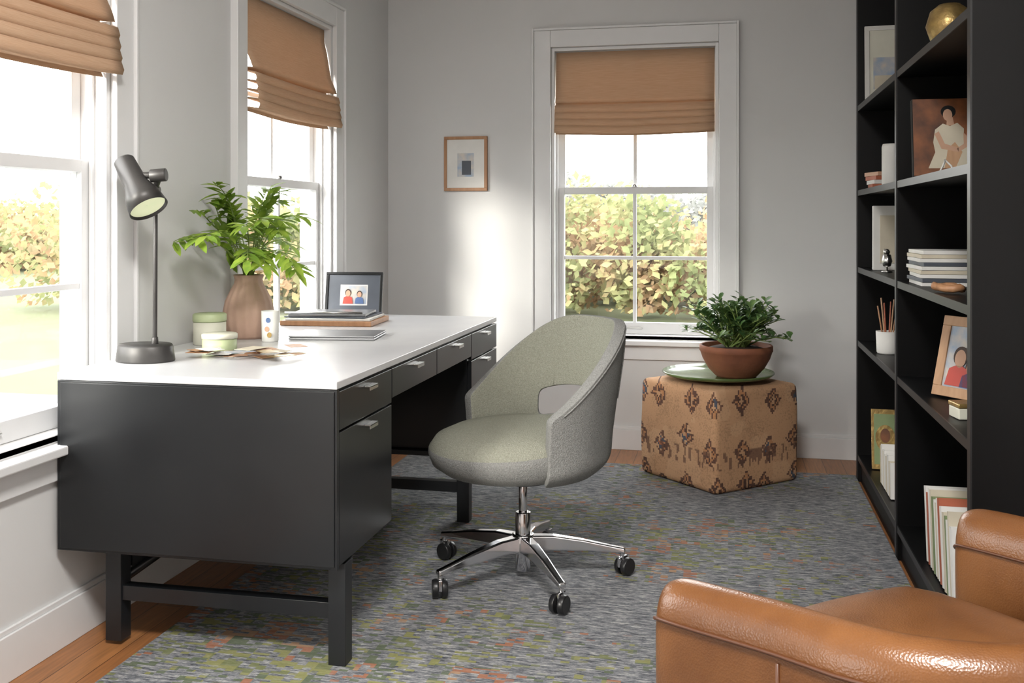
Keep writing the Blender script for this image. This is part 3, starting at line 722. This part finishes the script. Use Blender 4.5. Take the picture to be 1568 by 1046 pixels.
for kk in (10, m-11):
    p = path[kk]; a = path[kk-1]; b = path[kk+1]; d = (b-a).normalized(); nrm = Vector((d.y,-d.x))
    if nrm.dot(p-Vector((0,-.25))) < 0: nrm = -nrm
    ln = []
    for z, o_ in ((.14,1.0),(.3,1.01),(.45,1.04),(.56,1.07)):
        q = p+nrm*(o_*tt); w = O+A*q.x+F*q.y; w.z = z; ln.append(w)
    tube('side_seam', ln, .003, M['seam'], Q)
cs = []
iw = hw-.088
for i in range(9): cs.append((-iw+2*iw*i/8, .035+.03*math.sin(math.pi*i/8)))
for i in range(1, 17):
    t = math.pi*i/17; cs.append((iw*math.cos(t), -.28-.26*math.sin(t)))
prof = [(.90,.24),(.985,.255),(1,.30),(1,.41),(.985,.445),(.93,.465),(.75,.478),(.4,.486),(.02,.488)]
vs, fs = [], []; n = len(cs); cc = Vector((0,-.22))
for s, z in prof:
    for u, v in cs:
        q = cc+(Vector((u,v))-cc)*s; w = O+A*q.x+F*q.y; w.z = z; vs.append(w)
for k in range(len(prof)-1):
    for i in range(n): fs.append((k*n+i, k*n+(i+1) % n, (k+1)*n+(i+1) % n, (k+1)*n+i))
fs += [tuple(range(n)), tuple(range((len(prof)-1)*n, len(prof)*n))]
obj('seat_cushion', vs, fs, M['leather'], Q, smooth=True, sub=1)
vs, fs = [], []
for z in (.13,.238):
    for u, v in cs:
        q = cc+(Vector((u,v-.01))-cc)*.97; w = O+A*q.x+F*q.y; w.z = z; vs.append(w)
fs = [(i, (i+1) % n, n+(i+1) % n, n+i) for i in range(n)]+[tuple(range(n)), tuple(range(n, 2*n))]
obj('seat_deck', vs, fs, M['leather'], Q)
for i, (u, v) in enumerate(((-.30,-.06),(.30,-.06),(-.22,-.48),(.22,-.48))):
    w = O+A*u+F*v; cyl('foot_%d' % (i+1), (w.x,w.y,.0125), (w.x,w.y,.13), .016, .024, M['wood'], Q)
# ------------------------------------------------------------------ outdoors
def hedgemat(name, stops, trans=.45, sc=.5):
    m, nt, b, out = base(name)
    tc = node(nt, 'ShaderNodeTexCoord')
    n1 = node(nt, 'ShaderNodeTexNoise', {'Vector': tc.outputs['Object'], 'Scale': sc, 'Detail': 5, 'Roughness': .65})
    col = ramp(nt, n1.outputs[0], stops)
    d = node(nt, 'ShaderNodeBsdfDiffuse', {'Color': col})
    tr = node(nt, 'ShaderNodeBsdfTranslucent', {'Color': col})
    mx = node(nt, 'ShaderNodeMixShader', {0: trans, 1: d.outputs[0], 2: tr.outputs[0]})
    nt.links.new(mx.outputs[0], out.inputs[0])
    return m
hm1 = hedgemat('autumn_foliage', [(.34,(.14,.165,.075)), (.43,(.21,.23,.11)), (.50,(.27,.255,.13)), (.56,(.31,.20,.12)), (.64,(.29,.25,.155))])  # autumn colours, desaturated to carry the outdoor haze
hz1 = hedgemat('hazed_distant_foliage', [(.4,(.215,.225,.21)), (.6,(.26,.255,.24))])  # distance haze painted in as light gray leaf colour
gz = -.6
box('exterior_lawn', (-90,-60,gz-.1), (60,90,gz), M['grass'])
box('exterior_terrace', (-11,-12,gz+.001), (WX-.2,9,gz+.03), M['stone'])
def foliage(name, cnt, region, hz, mat, rad=(.8,1.4), per=520, ls=(.07,.16)):
    vs, fs = [], []
    for k in range(cnt):
        x, y = region(k); r = random.uniform(*rad); h = random.uniform(*hz)
        off = Vector((k*3.1, k*1.7, 0))
        n0 = len(vs); tr = .05; zb = gz+.06
        vs += [(x-tr,y-tr,zb),(x+tr,y-tr,zb),(x+tr,y+tr,zb),(x-tr,y+tr,zb),(x,y,gz+h*.8)]
        fs += [(n0,n0+1,n0+4),(n0+1,n0+2,n0+4),(n0+2,n0+3,n0+4),(n0+3,n0,n0+4)]
        for q in range(per):
            d = Vector((random.gauss(0,1), random.gauss(0,1), random.gauss(0,1))).normalized()
            rr = (random.random()**.35)*(1+.45*noise.noise(d*2.3+off))
            s = random.uniform(*ls)
            c = Vector((x+d.x*r*rr, y+d.y*r*rr, gz+max(s+.06,(d.z*rr*.5+.52)*h)))
            u = Vector((random.gauss(0,1), random.gauss(0,1), random.gauss(0,1))).normalized()*s; w = u.orthogonal().normalized()*s*.7
            n0 = len(vs); vs += [c-u, c-w, c+u, c+w]; fs.append((n0,n0+1,n0+2,n0+3))
    me = bpy.data.meshes.new(name); me.from_pydata([tuple(v) for v in vs], [], fs); me.materials.append(mat)
    link(bpy.data.objects.new(name, me))
foliage('autumn_shrubs', 75, lambda k: (-13+19*(k % 25)/24+random.uniform(-.5,.5), 19+2.6*(k//25)+random.uniform(-.7,.7)), (1.1,2.6), hm1, rad=(.8,1.5), per=950, ls=(.05,.12))
foliage('autumn_tree_line', 84, lambda k: (-26-3.2*(k//42)+random.uniform(-1,1), 0+46*(k % 42)/41), (1.4,2.7), hm1, rad=(1.0,1.9), per=900, ls=(.08,.16))
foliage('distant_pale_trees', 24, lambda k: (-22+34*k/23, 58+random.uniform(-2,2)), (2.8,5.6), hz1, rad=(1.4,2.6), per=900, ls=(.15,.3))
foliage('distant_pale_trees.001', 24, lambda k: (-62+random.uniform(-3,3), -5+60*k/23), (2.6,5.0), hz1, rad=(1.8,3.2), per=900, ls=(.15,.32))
# ------------------------------------------------------------------ light
w = bpy.data.worlds.new('sky'); S.world = w; w.use_nodes = True; nt = w.node_tree
bg = nt.nodes['Background']
tc = node(nt, 'ShaderNodeTexCoord'); sp = node(nt, 'ShaderNodeSeparateXYZ', {0: tc.outputs['Generated']})
col = ramp(nt, sp.outputs[2], [(0,(1,.98,.95)), (.35,(.98,.975,.97))])
nt.links.new(col, bg.inputs[0]); bg.inputs[1].default_value = 10.5
sd = bpy.data.lights.new('sun', 'SUN'); sd.energy = 9; sd.angle = math.radians(16); sd.color = (1,.94,.85)
so = bpy.data.objects.new('sun', sd); link(so); so.rotation_euler = Vector((.47,.88,-.27)).to_track_quat('-Z','Y').to_euler()
so.location = (-8,-10,6)
g = group('ceiling_fill', (-.3,.6,CZ))  # added fill lamp with a rim, out of view, to brighten the interior
lathe('fill_lamp_rim', [(.0001,-.001),(.36,-.001),(.36,-.035),(.345,-.035),(.345,-.02),(.0001,-.02)], (-.3,.6,CZ), M['trim'], g)
ld = bpy.data.lights.new('ceiling_fill_lamp', 'AREA'); ld.shape = 'DISK'; ld.size = .66; ld.energy = 120; ld.color = (1,.975,.94)
lo = bpy.data.objects.new('ceiling_fill_lamp', ld); link(lo); lo.parent = g; lo.location = (0,0,-.04)
# ------------------------------------------------------------------ camera
cd = bpy.data.cameras.new('camera'); cd.sensor_width = 36; cd.lens = 1550/1568*36; cd.shift_y = -183/1568; cd.clip_start = .02
co = bpy.data.objects.new('camera', cd); link(co); co.location = (0,0,1.17); co.rotation_euler = (math.pi/2, 0, math.radians(12.05))
S.camera = co
S.view_settings.view_transform = 'Standard'; S.view_settings.look = 'None'; S.view_settings.exposure = 0; S.view_settings.gamma = 1
